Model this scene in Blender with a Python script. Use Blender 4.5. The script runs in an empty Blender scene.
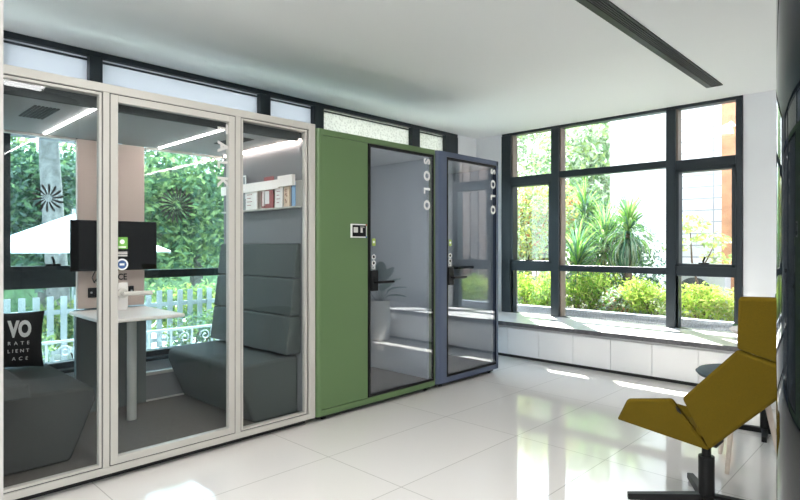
import bpy, bmesh, math, random
from mathutils import Vector, Matrix
S = bpy.context.scene
COL = S.collection
R = math.radians
PI = math.pi

# ------------------------------------------------------------------ materials
def lin(c):
    return tuple(((x/255)/12.92 if x/255 <= .04045 else ((x/255+.055)/1.055)**2.4) for x in c)

def mat(name, col, rough=.5, metal=0, spec=.5, coat=0, noise=0, nscale=60, bump=0, bscale=200, emit=None, estr=0, trans=0):
    m = bpy.data.materials.new(name); m.use_nodes = True
    nt = m.node_tree; b = nt.nodes['Principled BSDF']
    c = (*col, 1)
    b.inputs['Base Color'].default_value = c
    b.inputs['Roughness'].default_value = rough
    b.inputs['Metallic'].default_value = metal
    b.inputs['Specular IOR Level'].default_value = spec
    b.inputs['Coat Weight'].default_value = coat
    b.inputs['Coat Roughness'].default_value = .05
    tc = nt.nodes.new('ShaderNodeTexCoord')
    if noise:
        n = nt.nodes.new('ShaderNodeTexNoise'); n.inputs['Scale'].default_value = nscale; n.inputs['Detail'].default_value = 3
        nt.links.new(tc.outputs['Object'], n.inputs['Vector'])
        r = nt.nodes.new('ShaderNodeMapRange')
        r.inputs['From Min'].default_value = .3; r.inputs['From Max'].default_value = .7
        r.inputs['To Min'].default_value = 1-noise; r.inputs['To Max'].default_value = 1+noise
        nt.links.new(n.outputs['Fac'], r.inputs['Value'])
        v = nt.nodes.new('ShaderNodeVectorMath'); v.operation = 'SCALE'
        v.inputs[0].default_value = col
        nt.links.new(r.outputs['Result'], v.inputs['Scale'])
        nt.links.new(v.outputs['Vector'], b.inputs['Base Color'])
    if bump:
        n = nt.nodes.new('ShaderNodeTexNoise'); n.inputs['Scale'].default_value = bscale
        nt.links.new(tc.outputs['Object'], n.inputs['Vector'])
        bp = nt.nodes.new('ShaderNodeBump'); bp.inputs['Strength'].default_value = bump; bp.inputs['Distance'].default_value = .002
        nt.links.new(n.outputs['Fac'], bp.inputs['Height']); nt.links.new(bp.outputs['Normal'], b.inputs['Normal'])
    if emit:
        b.inputs['Emission Color'].default_value = (*emit, 1); b.inputs['Emission Strength'].default_value = estr
    return m

def glass(name, tint, f0, rough=0.0):
    """window pane: tinted see-through plus a Schlick mirror reflection"""
    m = bpy.data.materials.new(name); m.use_nodes = True
    nt = m.node_tree; nt.nodes.remove(nt.nodes['Principled BSDF'])
    out = nt.nodes['Material Output']
    t = nt.nodes.new('ShaderNodeBsdfTransparent'); t.inputs['Color'].default_value = (*tint, 1)
    g = nt.nodes.new('ShaderNodeBsdfGlossy'); g.inputs['Roughness'].default_value = rough
    g.inputs['Color'].default_value = (.95, .97, 1, 1)
    lw = nt.nodes.new('ShaderNodeLayerWeight'); lw.inputs['Blend'].default_value = .5
    p = nt.nodes.new('ShaderNodeMath'); p.operation = 'POWER'; p.inputs[1].default_value = 5
    nt.links.new(lw.outputs['Facing'], p.inputs[0])
    ma = nt.nodes.new('ShaderNodeMath'); ma.operation = 'MULTIPLY_ADD'; ma.inputs[1].default_value = 1-f0; ma.inputs[2].default_value = f0
    nt.links.new(p.outputs[0], ma.inputs[0])
    mx = nt.nodes.new('ShaderNodeMixShader')
    nt.links.new(ma.outputs[0], mx.inputs['Fac']); nt.links.new(t.outputs[0], mx.inputs[1]); nt.links.new(g.outputs[0], mx.inputs[2])
    nt.links.new(mx.outputs[0], out.inputs['Surface'])
    return m

def frosted(name, col, clear=.1, speck=0):
    m = bpy.data.materials.new(name); m.use_nodes = True
    nt = m.node_tree; nt.nodes.remove(nt.nodes['Principled BSDF'])
    out = nt.nodes['Material Output']
    t = nt.nodes.new('ShaderNodeBsdfTransparent'); t.inputs['Color'].default_value = (*col, 1)
    d = nt.nodes.new('ShaderNodeBsdfTranslucent'); d.inputs['Color'].default_value = (*col, 1)
    mx = nt.nodes.new('ShaderNodeMixShader'); mx.inputs['Fac'].default_value = clear
    nt.links.new(d.outputs[0], mx.inputs[1]); nt.links.new(t.outputs[0], mx.inputs[2])
    if speck:
        tc = nt.nodes.new('ShaderNodeTexCoord')
        n = nt.nodes.new('ShaderNodeTexVoronoi'); n.inputs['Scale'].default_value = 38
        nt.links.new(tc.outputs['Object'], n.inputs['Vector'])
        r = nt.nodes.new('ShaderNodeMapRange'); r.inputs['To Min'].default_value = 1-speck; r.inputs['To Max'].default_value = 1.15
        r.inputs['From Max'].default_value = .6
        nt.links.new(n.outputs['Distance'], r.inputs['Value'])
        v = nt.nodes.new('ShaderNodeVectorMath'); v.operation = 'SCALE'; v.inputs[0].default_value = col
        nt.links.new(r.outputs['Result'], v.inputs['Scale']); nt.links.new(v.outputs['Vector'], d.inputs['Color'])
    nt.links.new(mx.outputs[0], out.inputs['Surface'])
    return m

def leaf_mat(name, col, tr=.45, var=.35):
    m = bpy.data.materials.new(name); m.use_nodes = True
    nt = m.node_tree; nt.nodes.remove(nt.nodes['Principled BSDF'])
    out = nt.nodes['Material Output']
    d = nt.nodes.new('ShaderNodeBsdfDiffuse'); t = nt.nodes.new('ShaderNodeBsdfTranslucent')
    tc = nt.nodes.new('ShaderNodeTexCoord'); n = nt.nodes.new('ShaderNodeTexNoise'); n.inputs['Scale'].default_value = 5
    n.inputs['Detail'].default_value = 4
    nt.links.new(tc.outputs['Object'], n.inputs['Vector'])
    r = nt.nodes.new('ShaderNodeMapRange'); r.inputs['From Min'].default_value = .3; r.inputs['From Max'].default_value = .7
    r.inputs['To Min'].default_value = 1-var; r.inputs['To Max'].default_value = 1+var
    nt.links.new(n.outputs['Fac'], r.inputs['Value'])
    v = nt.nodes.new('ShaderNodeVectorMath'); v.operation = 'SCALE'; v.inputs[0].default_value = col
    nt.links.new(r.outputs['Result'], v.inputs['Scale'])
    nt.links.new(v.outputs['Vector'], d.inputs['Color']); nt.links.new(v.outputs['Vector'], t.inputs['Color'])
    mx = nt.nodes.new('ShaderNodeMixShader'); mx.inputs['Fac'].default_value = tr
    nt.links.new(d.outputs[0], mx.inputs[1]); nt.links.new(t.outputs[0], mx.inputs[2])
    nt.links.new(mx.outputs[0], out.inputs['Surface'])
    return m

def brick_mat(name, c1, c2, mortar, bw, rh, ms, rough=.5, plane='XY', offset=.5, rot=0, loc=(0, 0, 0), bump=0, coat=0, spec=.5):
    m = mat(name, c1, rough, coat=coat, spec=spec); nt = m.node_tree; b = nt.nodes['Principled BSDF']
    tc = [n for n in nt.nodes if n.type == 'TEX_COORD'][0]
    mp = nt.nodes.new('ShaderNodeMapping')
    mp.inputs['Location'].default_value = loc
    if plane == 'XZ': mp.inputs['Rotation'].default_value = (-PI/2, 0, 0)
    else: mp.inputs['Rotation'].default_value = (0, 0, rot)
    nt.links.new(tc.outputs['Object'], mp.inputs['Vector'])
    br = nt.nodes.new('ShaderNodeTexBrick'); br.offset = offset
    br.inputs['Color1'].default_value = (*c1, 1); br.inputs['Color2'].default_value = (*c2, 1); br.inputs['Mortar'].default_value = (*mortar, 1)
    br.inputs['Scale'].default_value = 1; br.inputs['Brick Width'].default_value = bw; br.inputs['Row Height'].default_value = rh
    br.inputs['Mortar Size'].default_value = ms; br.inputs['Mortar Smooth'].default_value = .1
    nt.links.new(mp.outputs['Vector'], br.inputs['Vector']); nt.links.new(br.outputs['Color'], b.inputs['Base Color'])
    return m

M = {}
M['wall'] = mat('wall_paint', (.78, .79, .81), .8, noise=.015, nscale=3)
M['ceil'] = mat('ceiling_paint', (.80, .81, .80), .75)
M['floor'] = brick_mat('polished_tile', (.75, .72, .695), (.735, .705, .68), (.50, .475, .45), 1.15, .63, .003, .05, rot=PI/2, offset=0, loc=(-.10, .23, 0), spec=.45)
M['frame'] = mat('dark_window_aluminium', (.016, .024, .030), .38, metal=.2)
M['glass_clear'] = glass('clear_glass', (.97, .985, .98), .03)
M['glass_tint'] = glass('tinted_window_glass', (.80, .90, .93), .03)
M['glass_pod'] = glass('pod_glass', (.93, .95, .95), .017)
M['glass_door'] = glass('smoked_door_glass', (.88, .90, .93), .11)
M['frost'] = frosted('frosted_film', (.43, .445, .475))
M['rain'] = frosted('textured_glass', (.47, .475, .455), .04, speck=.30)
M['podwhite'] = mat('warm_white_powder_coat', (.485, .465, .425), .45)
M['podgap'] = mat('black_gasket', (.012, .012, .012), .6)
M['felt'] = mat('grey_acoustic_felt', (.20, .205, .215), .95, noise=.25, nscale=260, bump=.4, bscale=400, spec=.1)
M['felt_light'] = mat('light_grey_acoustic_felt', (.45, .49, .515), .95, noise=.2, nscale=260, bump=.4, bscale=400, spec=.1)
M['felt_dark'] = mat('dark_grey_acoustic_felt', (.075, .08, .082), .95, noise=.2, nscale=260, spec=.1)
M['podceil'] = mat('pod_ceiling_panel', (.30, .30, .305), .9, noise=.1, nscale=200)
M['carpet'] = mat('pod_carpet', (.13, .115, .105), 1, noise=.3, nscale=180, bump=.5, spec=.05)
M['pink'] = mat('beige_pink_panel', (.66, .53, .47), .6)
M['lowpanel'] = mat('grey_green_panel', (.13, .155, .15), .7)
M['sofa'] = mat('grey_green_upholstery', (.066, .077, .074), .75, noise=.1, nscale=350, bump=.25, bscale=500, spec=.3)
M['sofadark'] = mat('grey_bench_fabric', (.058, .061, .058), .9, noise=.2, nscale=400, bump=.3, bscale=500, spec=.2)
M['tabletop'] = mat('white_table_laminate', (.84, .76, .71), .4)
M['tableleg'] = mat('pale_table_leg', (.50, .49, .46), .5)
M['black'] = mat('black_plastic', (.006, .006, .007), .4, spec=.25)
M['screen'] = mat('black_screen', (.004, .004, .005), .5, spec=.15)
M['blackmetal'] = mat('black_metal', (.006, .006, .006), .5, spec=.25)
M['chrome'] = mat('brushed_steel', (.55, .55, .55), .25, metal=1)
M['green'] = mat('green_powder_coat', (.105, .178, .072), .42)
M['blue'] = mat('slate_blue_powder_coat', (.078, .102, .165), .4)
M['slat'] = mat('dark_slat', (.05, .05, .05), .5)
M['plank_a'] = mat('weathered_plank', (.26, .19, .15), .8, noise=.2, nscale=9); M['plank_b'] = mat('grey_plank', (.19, .15, .125), .8, noise=.2, nscale=9)
M['talk'] = mat('grey_film_letters', (.55, .53, .51), .6)
M['tan'] = mat('tan_aluminium_reveal', (.20, .155, .125), .5)
M['white'] = mat('white_print', (.85, .85, .83), .5)
M['greyprint'] = mat('pale_grey_print', (.62, .60, .57), .5)
M['led'] = mat('led_strip', (1, 1, 1), .5, emit=(1, .93, .90), estr=16)
M['ledwarm'] = mat('led_warm_strip', (1, 1, 1), .5, emit=(1, .80, .72), estr=14)
M['benchtop'] = mat('pale_stone_slab', (.74, .73, .74), .3, noise=.05, nscale=14)
M['cabinet'] = mat('white_cabinet', (.80, .80, .81), .4)
M['cabedge'] = mat('grey_channel', (.42, .42, .43), .5)
M['mustard'] = mat('mustard_wool', (.115, .076, .005), .95, noise=.22, nscale=420, bump=.4, bscale=600, spec=.12)
M['column'] = mat('black_polished_stone', (.005, .007, .009), .03, spec=.5, noise=.4, nscale=40)
M['teal'] = mat('blue_grey_lacquer', (.04, .065, .08), .6, spec=.3)
M['wood_pale'] = mat('pale_wood', (.56, .47, .40), .5, noise=.1, nscale=20)
M['pot'] = mat('white_ceramic', (.80, .79, .77), .25)
M['soil'] = mat('soil', (.05, .035, .025), 1)
M['plantleaf'] = leaf_mat('dark_houseplant_leaf', (.05, .12, .06))
M['timber'] = mat('orange_brown_timber', (.36, .17, .085), .7, noise=.2, nscale=9)
M['render'] = mat('white_render', (.86, .86, .85), .9)
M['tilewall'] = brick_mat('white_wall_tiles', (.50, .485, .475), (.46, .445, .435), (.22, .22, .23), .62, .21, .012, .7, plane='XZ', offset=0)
M['kerb'] = mat('grey_granite', (.17, .19, .23), .8, noise=.35, nscale=50)
M['soilbed'] = mat('planting_bed', (.10, .10, .07), 1, noise=.4, nscale=14)
M['paving'] = mat('pale_paving', (.62, .62, .58), .9, noise=.1, nscale=4)
M['picket'] = mat('pale_grey_fence_paint', (.36, .40, .43), .6)
M['iron'] = mat('pale_iron_paint', (.34, .37, .40), .5)
M['canvas'] = mat('white_canvas', (.86, .87, .88), .9)
M['bark'] = mat('grey_bark', (.15, .145, .135), .95, noise=.35, nscale=10, bump=.6, bscale=30)
M['bark_brown'] = mat('brown_bark', (.14, .095, .07), .95, noise=.3, nscale=20)
L1 = leaf_mat('mid_green_leaf', (.15, .25, .125)); L2 = leaf_mat('bright_green_leaf', (.30, .41, .165)); L3 = leaf_mat('deep_green_leaf', (.075, .145, .09))
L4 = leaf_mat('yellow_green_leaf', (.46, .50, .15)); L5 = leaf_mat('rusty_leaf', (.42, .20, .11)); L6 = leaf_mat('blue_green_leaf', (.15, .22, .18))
L7 = leaf_mat('pale_hazy_leaf', (.40, .48, .36)); L8 = leaf_mat('strap_leaf_green', (.20, .40, .085)); L9 = leaf_mat('strap_leaf_dark', (.10, .20, .13))
L11 = leaf_mat('silvery_strap_leaf', (.38, .46, .36))
V1 = leaf_mat('vivid_green_leaf', (.19, .36, .07)); V2 = leaf_mat('vivid_lime_leaf', (.38, .54, .09))
L10 = leaf_mat('dry_leaf', (.32, .30, .15))

# ------------------------------------------------------------------ helpers
ORG = {}
class MB:
    def __init__(s): s.v = []; s.f = []; s.mi = []
    def add(s, vs, fs, mi=0):
        o = len(s.v); s.v += [tuple(v) for v in vs]; s.f += [tuple(i+o for i in f) for f in fs]; s.mi += [mi]*len(fs); return s
    def box(s, x0, x1, y0, y1, z0, z1, mi=0):
        vs = [(x, y, z) for x in (x0, x1) for y in (y0, y1) for z in (z0, z1)]
        return s.add(vs, [(0, 1, 3, 2), (4, 6, 7, 5), (0, 4, 5, 1), (2, 3, 7, 6), (0, 2, 6, 4), (1, 5, 7, 3)], mi)
    def prism(s, pts, d, mi=0):
        """polygon pts extruded along vector d"""
        n = len(pts); d = Vector(d); a = [Vector(p) for p in pts]
        return s.add(a+[p+d for p in a], [tuple(range(n))[::-1], tuple(range(n, 2*n))]+[(i, (i+1) % n, (i+1) % n+n, i+n) for i in range(n)], mi)
    def tube(s, path, r, seg=10, mi=0, caps=True):
        path = [Vector(p) for p in path]; n = len(path)
        rs = r if isinstance(r, (list, tuple)) else [r]*n
        rings = []; up = None
        for i, p in enumerate(path):
            t = (path[min(i+1, n-1)]-path[max(i-1, 0)]).normalized()
            if up is None:
                up = Vector((0, 0, 1)) if abs(t.z) < .9 else Vector((1, 0, 0))
            a = t.cross(up).normalized(); b = a.cross(t).normalized(); up = b
            rings.append([p+(a*math.cos(2*PI*k/seg)+b*math.sin(2*PI*k/seg))*rs[i] for k in range(seg)])
        vs = [v for q in rings for v in q]; fs = []
        for i in range(n-1):
            for k in range(seg):
                fs.append((i*seg+k, i*seg+(k+1) % seg, (i+1)*seg+(k+1) % seg, (i+1)*seg+k))
        if caps: fs += [tuple(range(seg))[::-1], tuple(range((n-1)*seg, n*seg))]
        return s.add(vs, fs, mi)
    def lathe(s, prof, c=(0, 0, 0), seg=32, mi=0):
        vs = []; fs = []; n = len(prof)
        for r, z in prof:
            vs += [(c[0]+r*math.cos(2*PI*k/seg), c[1]+r*math.sin(2*PI*k/seg), c[2]+z) for k in range(seg)]
        for i in range(n-1):
            for k in range(seg):
                fs.append((i*seg+k, i*seg+(k+1) % seg, (i+1)*seg+(k+1) % seg, (i+1)*seg+k))
        fs += [tuple(range(seg))[::-1], tuple(range((n-1)*seg, n*seg))]
        return s.add(vs, fs, mi)
    def disc(s, c, n, r, th, seg=24, mi=0):
        c = Vector(c); n = Vector(n).normalized()
        return s.tube([c, c+n*th], r, seg, mi)
    def build(s, name, m, parent=None, bevel=0, smooth=False, seg=2, org=None):
        me = bpy.data.meshes.new(name)
        po = ORG.get(parent.name, Vector((0, 0, 0))) if parent else (Vector(org) if org else Vector((0, 0, 0)))
        me.from_pydata([(v[0]-po.x, v[1]-po.y, v[2]-po.z) for v in s.v], [], s.f)
        for mm in (m if isinstance(m, (list, tuple)) else [m]): me.materials.append(mm)
        me.polygons.foreach_set('material_index', s.mi)
        bm = bmesh.new(); bm.from_mesh(me); bmesh.ops.recalc_face_normals(bm, faces=bm.faces); bm.to_mesh(me); bm.free()
        o = bpy.data.objects.new(name, me); COL.objects.link(o)
        if parent: o.parent = parent
        else: o.location = po
        ORG[o.name] = po
        if smooth:
            me.polygons.foreach_set('use_smooth', [True]*len(me.polygons)); me.set_sharp_from_angle(angle=R(40))
        if bevel:
            b = o.modifiers.new('edge', 'BEVEL'); b.width = bevel; b.segments = seg; b.limit_method = 'ANGLE'; b.angle_limit = R(35)
            if seg > 2:
                me.polygons.foreach_set('use_smooth', [True]*len(me.polygons)); b.harden_normals = True
        return o

def BX(*a): return MB().box(*a)

def tag(o, label=None, cat=None, group=None, kind=None):
    if label: o['label'] = label
    if cat: o['category'] = cat
    if group: o['group'] = group
    if kind: o['kind'] = kind
    return o
def empty(name, loc, label=None, cat=None, group=None, kind=None, rz=0):
    o = bpy.data.objects.new(name, None); COL.objects.link(o); o.location = loc; o.rotation_euler = (0, 0, rz)
    o.empty_display_size = .1
    ORG[o.name] = Vector(loc) if not rz else Vector((0, 0, 0))
    return tag(o, label, cat, group, kind)
def struct(name, mb, m, **k):
    o = mb.build(name, m, **k); o['kind'] = 'structure'; return o
def copy_tree(o, parent=None):
    c = o.copy(); COL.objects.link(c)
    if parent: c.parent = parent
    for ch in list(o.children): copy_tree(ch, c)
    return c
def text(body, size, space=1, offset=0, ext=.0008):
    cu = bpy.data.curves.new('t', 'FONT'); cu.body = body; cu.size = size; cu.space_character = space; cu.offset = offset; cu.extrude = ext
    cu.resolution_u = 4
    ob = bpy.data.objects.new('t', cu); COL.objects.link(ob)
    dg = bpy.context.evaluated_depsgraph_get(); me = bpy.data.meshes.new_from_object(ob.evaluated_get(dg))
    bpy.data.objects.remove(ob); bpy.data.curves.remove(cu)
    vs = [v.co.copy() for v in me.vertices]; fs = [tuple(p.vertices) for p in me.polygons]
    bpy.data.meshes.remove(me)
    return vs, fs
def put_text(mb, body, o, X, Y, height, length=None, offset=0, mi=0, bold=0):
    """text with its lower-left corner at o, running along X, letter tops along Y; height = cap height, length = total run"""
    X = Vector(X); Y = Vector(Y); Z = X.cross(Y); o = Vector(o)
    size = height/.70
    vs, fs = text(body, size, 1, offset)
    w1 = max(v.x for v in vs)-min(v.x for v in vs)
    if length and len(body) > 1:
        vs2, _ = text(body, size, 1.5, offset); w2 = max(v.x for v in vs2)-min(v.x for v in vs2)
        sp = 1+.5*(length-w1)/max(1e-6, w2-w1)
        if sp < .8:
            k = length/w1
            for v in vs: v.x *= k
        else: vs, fs = text(body, size, sp, offset)
    x0 = min(v.x for v in vs)
    mb.add([o+X*(v.x-x0)+Y*v.y+Z*v.z for v in vs], fs, mi)
    return mb
YP = (0, 1, 0); ZP = (0, 0, 1); ZN = (0, 0, -1)

# ------------------------------------------------------------------ room shell
CE = 2.85; XW = -4.8; YW = 6.53
struct('floor', BX(-4.95, 4.15, -4.15, 6.68, -.12, 0), M['floor'])
struct('ceiling', BX(-4.95, 4.15, -4.15, 6.68, CE, CE+.12), M['ceil'])
w = MB(); w.box(-4.95, XW, -4.15, 6.1, 0, .38); w.box(-4.95, XW, 6.1, 6.68, 0, CE); w.box(-4.95, XW, -4.15, -.75, .38, CE)
struct('wall_left', w, M['wall'])
w = MB(); w.box(-4.8, -4.36, YW, YW+.15, 0, CE); w.box(-4.36, -1.46, YW, YW+.15, 0, .38); w.box(-1.46, 4.0, YW, YW+.15, 0, CE)
struct('wall_far', w, M['wall'])
w = MB(); w.box(4, 4.15, -4.15, 6.68, 0, CE)
struct('wall_right', w, M['wall'])
w = MB(); w.box(-4.8, -1.0, -4.15, -4, 0, CE); w.box(3.4, 4, -4.15, -4, 0, CE); w.box(-1.0, 3.4, -4.15, -4, 0, .25); w.box(-1.0, 3.4, -4.15, -4, 2.7, CE)
struct('wall_back', w, M['wall'])
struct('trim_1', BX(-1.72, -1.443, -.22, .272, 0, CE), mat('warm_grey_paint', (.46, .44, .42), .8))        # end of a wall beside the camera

# left window (behind the pods)
w1 = empty('window_1', (XW, 2.7, .38), kind='structure')
FX0, FX1 = XW-.09, XW+.0
struct('window_sill', BX(XW-.10, XW+.08, -.75, 6.1, .36, .385), M['frame'], parent=w1)
struct('head_frame', BX(FX0, FX1, -.75, 6.1, CE-.045, CE-.001), M['frame'], parent=w1)
struct('transom', BX(FX0, FX1, -.75, 6.1, 2.16, 2.25), M['frame'], parent=w1)
struct('bottom_rail', BX(FX0, FX1, -.75, 6.1, .38, .43), M['frame'], parent=w1)
mull = [(-.75, -.62), (.81, .90), (1.46, 1.556), (2.985, 3.10), (3.635, 3.765), (5.16, 5.305), (5.83, 6.085)]
for a, b in mull:
    struct('mullion', BX(FX0-.02, FX1+.02, a, b, .43, CE-.045), M['frame'], parent=w1, bevel=.004)
for i in range(len(mull)-1):
    a, b = mull[i][1], mull[i+1][0]
    sash = (b-a) < .8
    zt = (1.0, 1.15) if sash else (1.045, 1.112)
    struct('rail', BX(FX0, FX1, a, b, zt[0], zt[1]), M['frame'], parent=w1)
    t = MB(); t.box(XW-.05, XW-.035, a, b, CE-.075, CE-.06)
    struct('vent_sash_bar', t, M['frame'], parent=w1)
    if sash:
        f = MB(); f.box(FX0, FX1+.015, a, a+.045, 1.15, 2.16); f.box(FX0, FX1+.015, b-.045, b, 1.15, 2.16); f.box(FX0, FX1+.015, a, b, 2.115, 2.16); f.box(FX0, FX1+.015, a, b, 1.13, 1.165)
        s_ = struct('opening_sash', f, M['frame'], parent=w1, bevel=.003)
        h = MB(); yc = (a+b)/2+.03; h.box(XW, XW+.03, yc-.05, yc+.05, 1.165, 1.18); h.tube([(XW+.02, yc, 1.17), (XW+.05, yc, 1.19), (XW+.05, yc-.015, 1.235)], .009, 8)
        struct('sash_latch', h, M['blackmetal'], parent=s_)
    struct('pane', BX(XW-.05, XW-.044, a, b, .43, zt[0]), M['glass_tint'], parent=w1)
    struct('pane', BX(XW-.05, XW-.044, a, b, zt[1], 2.16), M['glass_tint'], parent=w1)
    struct('top_light', BX(XW-.05, XW-.044, a, b, 2.25, CE-.045), M['rain'] if i >= 4 else M['frost'], parent=w1)

# far window (garden)
w2 = empty('window_2', (-2.9, YW, .38), kind='structure')
G0, G1 = YW-.01, YW+.10
struct('window_sill', BX(-4.36, -1.46, YW-.02, YW+.16, .372, .388), M['frame'], parent=w2)
struct('head_frame', BX(-4.36, -1.46, G0, G1, CE-.035, CE-.001), M['frame'], parent=w2)
struct('bottom_rail', BX(-4.36, -1.46, G0, G1, .385, .42), M['frame'], parent=w2)
mx_ = [(-4.36, -4.215), (-3.61, -3.50), (-2.205, -2.105), (-1.525, -1.465)]
for k, (a, b) in enumerate(mx_):
    m_ = MB(); m_.box(a, b, G0-.015, G1-.02, .40, CE-.03)
    struct('mullion', m_, M['frame'], parent=w2, bevel=.006)
    if k < 3:
        struct('mullion_trim', BX(b-.001, b+.016, G0+.02, G1+.03, .42, CE-.035), M['tan'], parent=w2)
for i in range(3):
    a, b = mx_[i][1], mx_[i+1][0]
    side = i != 1
    zr = (.99, 1.095) if side else (1.0, 1.075)
    zt = (2.14, 2.25) if side else (2.185, 2.265)
    struct('transom', BX(a, b, G0, G1, zt[0], zt[1]), M['frame'], parent=w2, bevel=.003)
    struct('rail', BX(a, b, G0, G1, zr[0], zr[1]), M['frame'], parent=w2, bevel=.003)
    if side:
        f = MB(); f.box(a, a+.035, G0-.012, G1, 1.09, 2.15); f.box(b-.035, b, G0-.012, G1, 1.09, 2.15); f.box(a, b, G0-.012, G1, 2.115, 2.15); f.box(a, b, G0-.012, G1, 1.09, 1.125)
        s_ = struct('opening_sash', f, M['frame'], parent=w2, bevel=.003)
        xc = (a+b)/2
        h = MB(); h.box(xc-.05, xc+.05, G0-.04, G0-.012, 1.125, 1.138); h.tube([(xc, G0-.03, 1.13), (xc, G0-.06, 1.15), (xc+.02, G0-.06, 1.20)], .009, 8)
        struct('sash_latch', h, M['blackmetal'], parent=s_)
        f = MB(); f.box(a, a+.02, G0+.02, G1, .42, .99); f.box(b-.02, b, G0+.02, G1, .42, .99)
        struct('pane_bead', f, M['frame'], parent=w2)
    for z0, z1 in ((.42, zr[0]), (zr[1], zt[0]), (zt[1], CE-.035)):
        struct('pane', BX(a, b, YW+.05, YW+.056, z0, z1), M['glass_clear'], parent=w2)
# unseen window added behind the camera for fill light
w3 = empty('fill_window', (0, -4.05, .25), kind='structure')
f = MB()
for x in (-1.0, .45, 1.9, 3.34): f.box(x, x+.06, -4.1, -4.02, .25, 2.7)
f.box(-1.0, 3.4, -4.1, -4.02, .25, .31); f.box(-1.0, 3.4, -4.1, -4.02, 2.64, 2.7)
struct('window_frame', f, M['frame'], parent=w3)
struct('pane', BX(-1.0, 3.4, -4.056, -4.05, .31, 2.64), M['glass_clear'], parent=w3)
# unseen slabs added outside to block and trim the sun
struct('added_sunblock_left', BX(-6.75, -4.96, -5, 7.3, 3.6, 3.8), M['render'])
struct('added_sunblock_far', BX(-4.96, 4.3, 6.69, 7.03, 2.98, 3.15), M['render'])

# round column at the right
c = MB(); c.lathe([(.35, 0), (.35, CE-.002)], (.067, 1.6, 0), 96)
col = struct('round_column', c, M['column'], smooth=True)
struct('column_joint', MB().lathe([(.3505, 0), (.3505, .006)], (.067, 1.6, 2.05), 96), M['podgap'], parent=col, smooth=True)

# ------------------------------------------------------------------ ceiling air slot
v = empty('linear_air_vent', (-1.57, 4, CE), 'long black slatted air vent slot set into the white ceiling', 'air vent')
f = MB(); f.box(-1.64, -1.59, 1.2, 5.95, CE-.012, CE-.002); f.box(-1.515, -1.50, 1.2, 5.95, CE-.012, CE-.002); f.box(-1.64, -1.50, 5.935, 5.95, CE-.012, CE-.002)
f.build('vent_frame', M['black'], v)
BX(-1.59, -1.515, 1.2, 5.935, CE-.004, CE-.001).build('backing', M['podgap'], v)
for k in range(4):
    x = -1.583+k*.017
    BX(x, x+.006, 1.2, 5.935, CE-.012, CE-.004).build('slat', M['slat'], v)

# ------------------------------------------------------------------ window bench
t_ = BX(-4.79, .6, 5.67, 6.50, .372, .418).build('window_seat', M['benchtop'], bevel=.002, org=(-2, 6.1, .372))
BX(-4.79, .6, 5.655, 5.67, .374, .418).build('shade_edge', mat('shaded_stone_edge', (.10, .097, .105), .5, noise=.3, nscale=30), t_)['label'] = 'front edge, its shade put in as dark grey'  # backlit shade of the slab's front face, put into a dark strip
tag(t_, 'long pale stone slab with shade coloured onto its front edge forming the window seat', 'bench')
def cabinet():
    root = empty('bench_cabinet', (0, 0, 0)); wd = .832
    b = MB(); b.box(.002, wd-.002, 5.72, 6.48, .03, .35); b.box(.002, wd-.002, 5.74, 6.48, .35, .371)
    b.build('carcass', M['cabinet'], root)
    BX(.0, wd, 5.685, 5.72, .352, .371).build('finger_channel', M['cabedge'], root)
    for k in (0, 1):
        BX(k*wd/2+.002, (k+1)*wd/2-.002, 5.68, 5.70, .035, .346).build('cabinet_door', M['cabinet'], root, bevel=.001)
    BX(.0, wd, 5.70, 5.72, 0, .03).build('toe_kick', M['podgap'], root)
    return root
cab = cabinet()
labs = ['white bench cabinet furthest left, low behind the dark blue booth', 'white bench cabinet under the left window pane, beside the blue booth corner',
        'white bench cabinet under the middle pane, left of the yellow chair', 'white bench cabinet under the right window pane, partly behind the yellow chair',
        'white bench cabinet hidden behind the yellow chair back', 'white bench cabinet furthest right, behind the black column']
for i, l in enumerate(labs):
    c_ = cab if i == 0 else copy_tree(cab)
    c_.location = (-4.55+i*.832, 0, 0); tag(c_, l, 'cabinet', 'white cabinets under the window bench')

# ------------------------------------------------------------------ white four-seat pod
XF = -3.33
pod = empty('meeting_pod', (-3.96, 1.55, 0), 'large white framed glass meeting pod with two facing benches inside', 'office pod')
f = MB()
f.box(-3.40, XF, .53, .600, .045, 2.212); f.box(-3.40, XF, 2.484, 2.542, .045, 2.212)
f.box(-3.40, XF, .60, 2.484, 2.165, 2.212); f.box(-3.40, XF, .60, 2.484, .045, .085)
f.box(-3.40, XF, 1.085, 1.119, .085, 2.165); f.box(-3.40, XF, 1.893, 1.931, .085, 2.165)
f.build('front_frame', M['podwhite'], pod, bevel=.003)
def glazing(name, y0, y1, z0, z1, wd, dx, par, m=None, x=XF):
    g = MB(); g.box(x-.045, x-dx, y0, y0+wd, z0, z1); g.box(x-.045, x-dx, y1-wd, y1, z0, z1); g.box(x-.045, x-dx, y0+wd, y1-wd, z1-wd, z1); g.box(x-.045, x-dx, y0+wd, y1-wd, z0, z0+wd)
    return g.build(name, m or M['podwhite'], par, bevel=.002)
def gasket(y0, y1, z0, z1, par, wd=.005, x=XF):
    g = MB(); g.box(x-.05, x-.006, y0-wd, y0, z0-wd, z1+wd); g.box(x-.05, x-.006, y1, y1+wd, z0-wd, z1+wd); g.box(x-.05, x-.006, y0, y1, z1, z1+wd); g.box(x-.05, x-.006, y0, y1, z0-wd, z0)
    return g.build('gasket', M['podgap'], par)
for y0, y1 in ((.604, 1.080), (1.936, 2.470)):
    q = glazing('glazing_frame', y0, y1, .09, 2.16, .014, .004, pod)
    gasket(y0, y1, .09, 2.16, q, .004)
    BX(XF-.03, XF-.022, y0+.012, y1-.012, .10, 2.15).build('front_glass', M['glass_pod'], pod)
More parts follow.
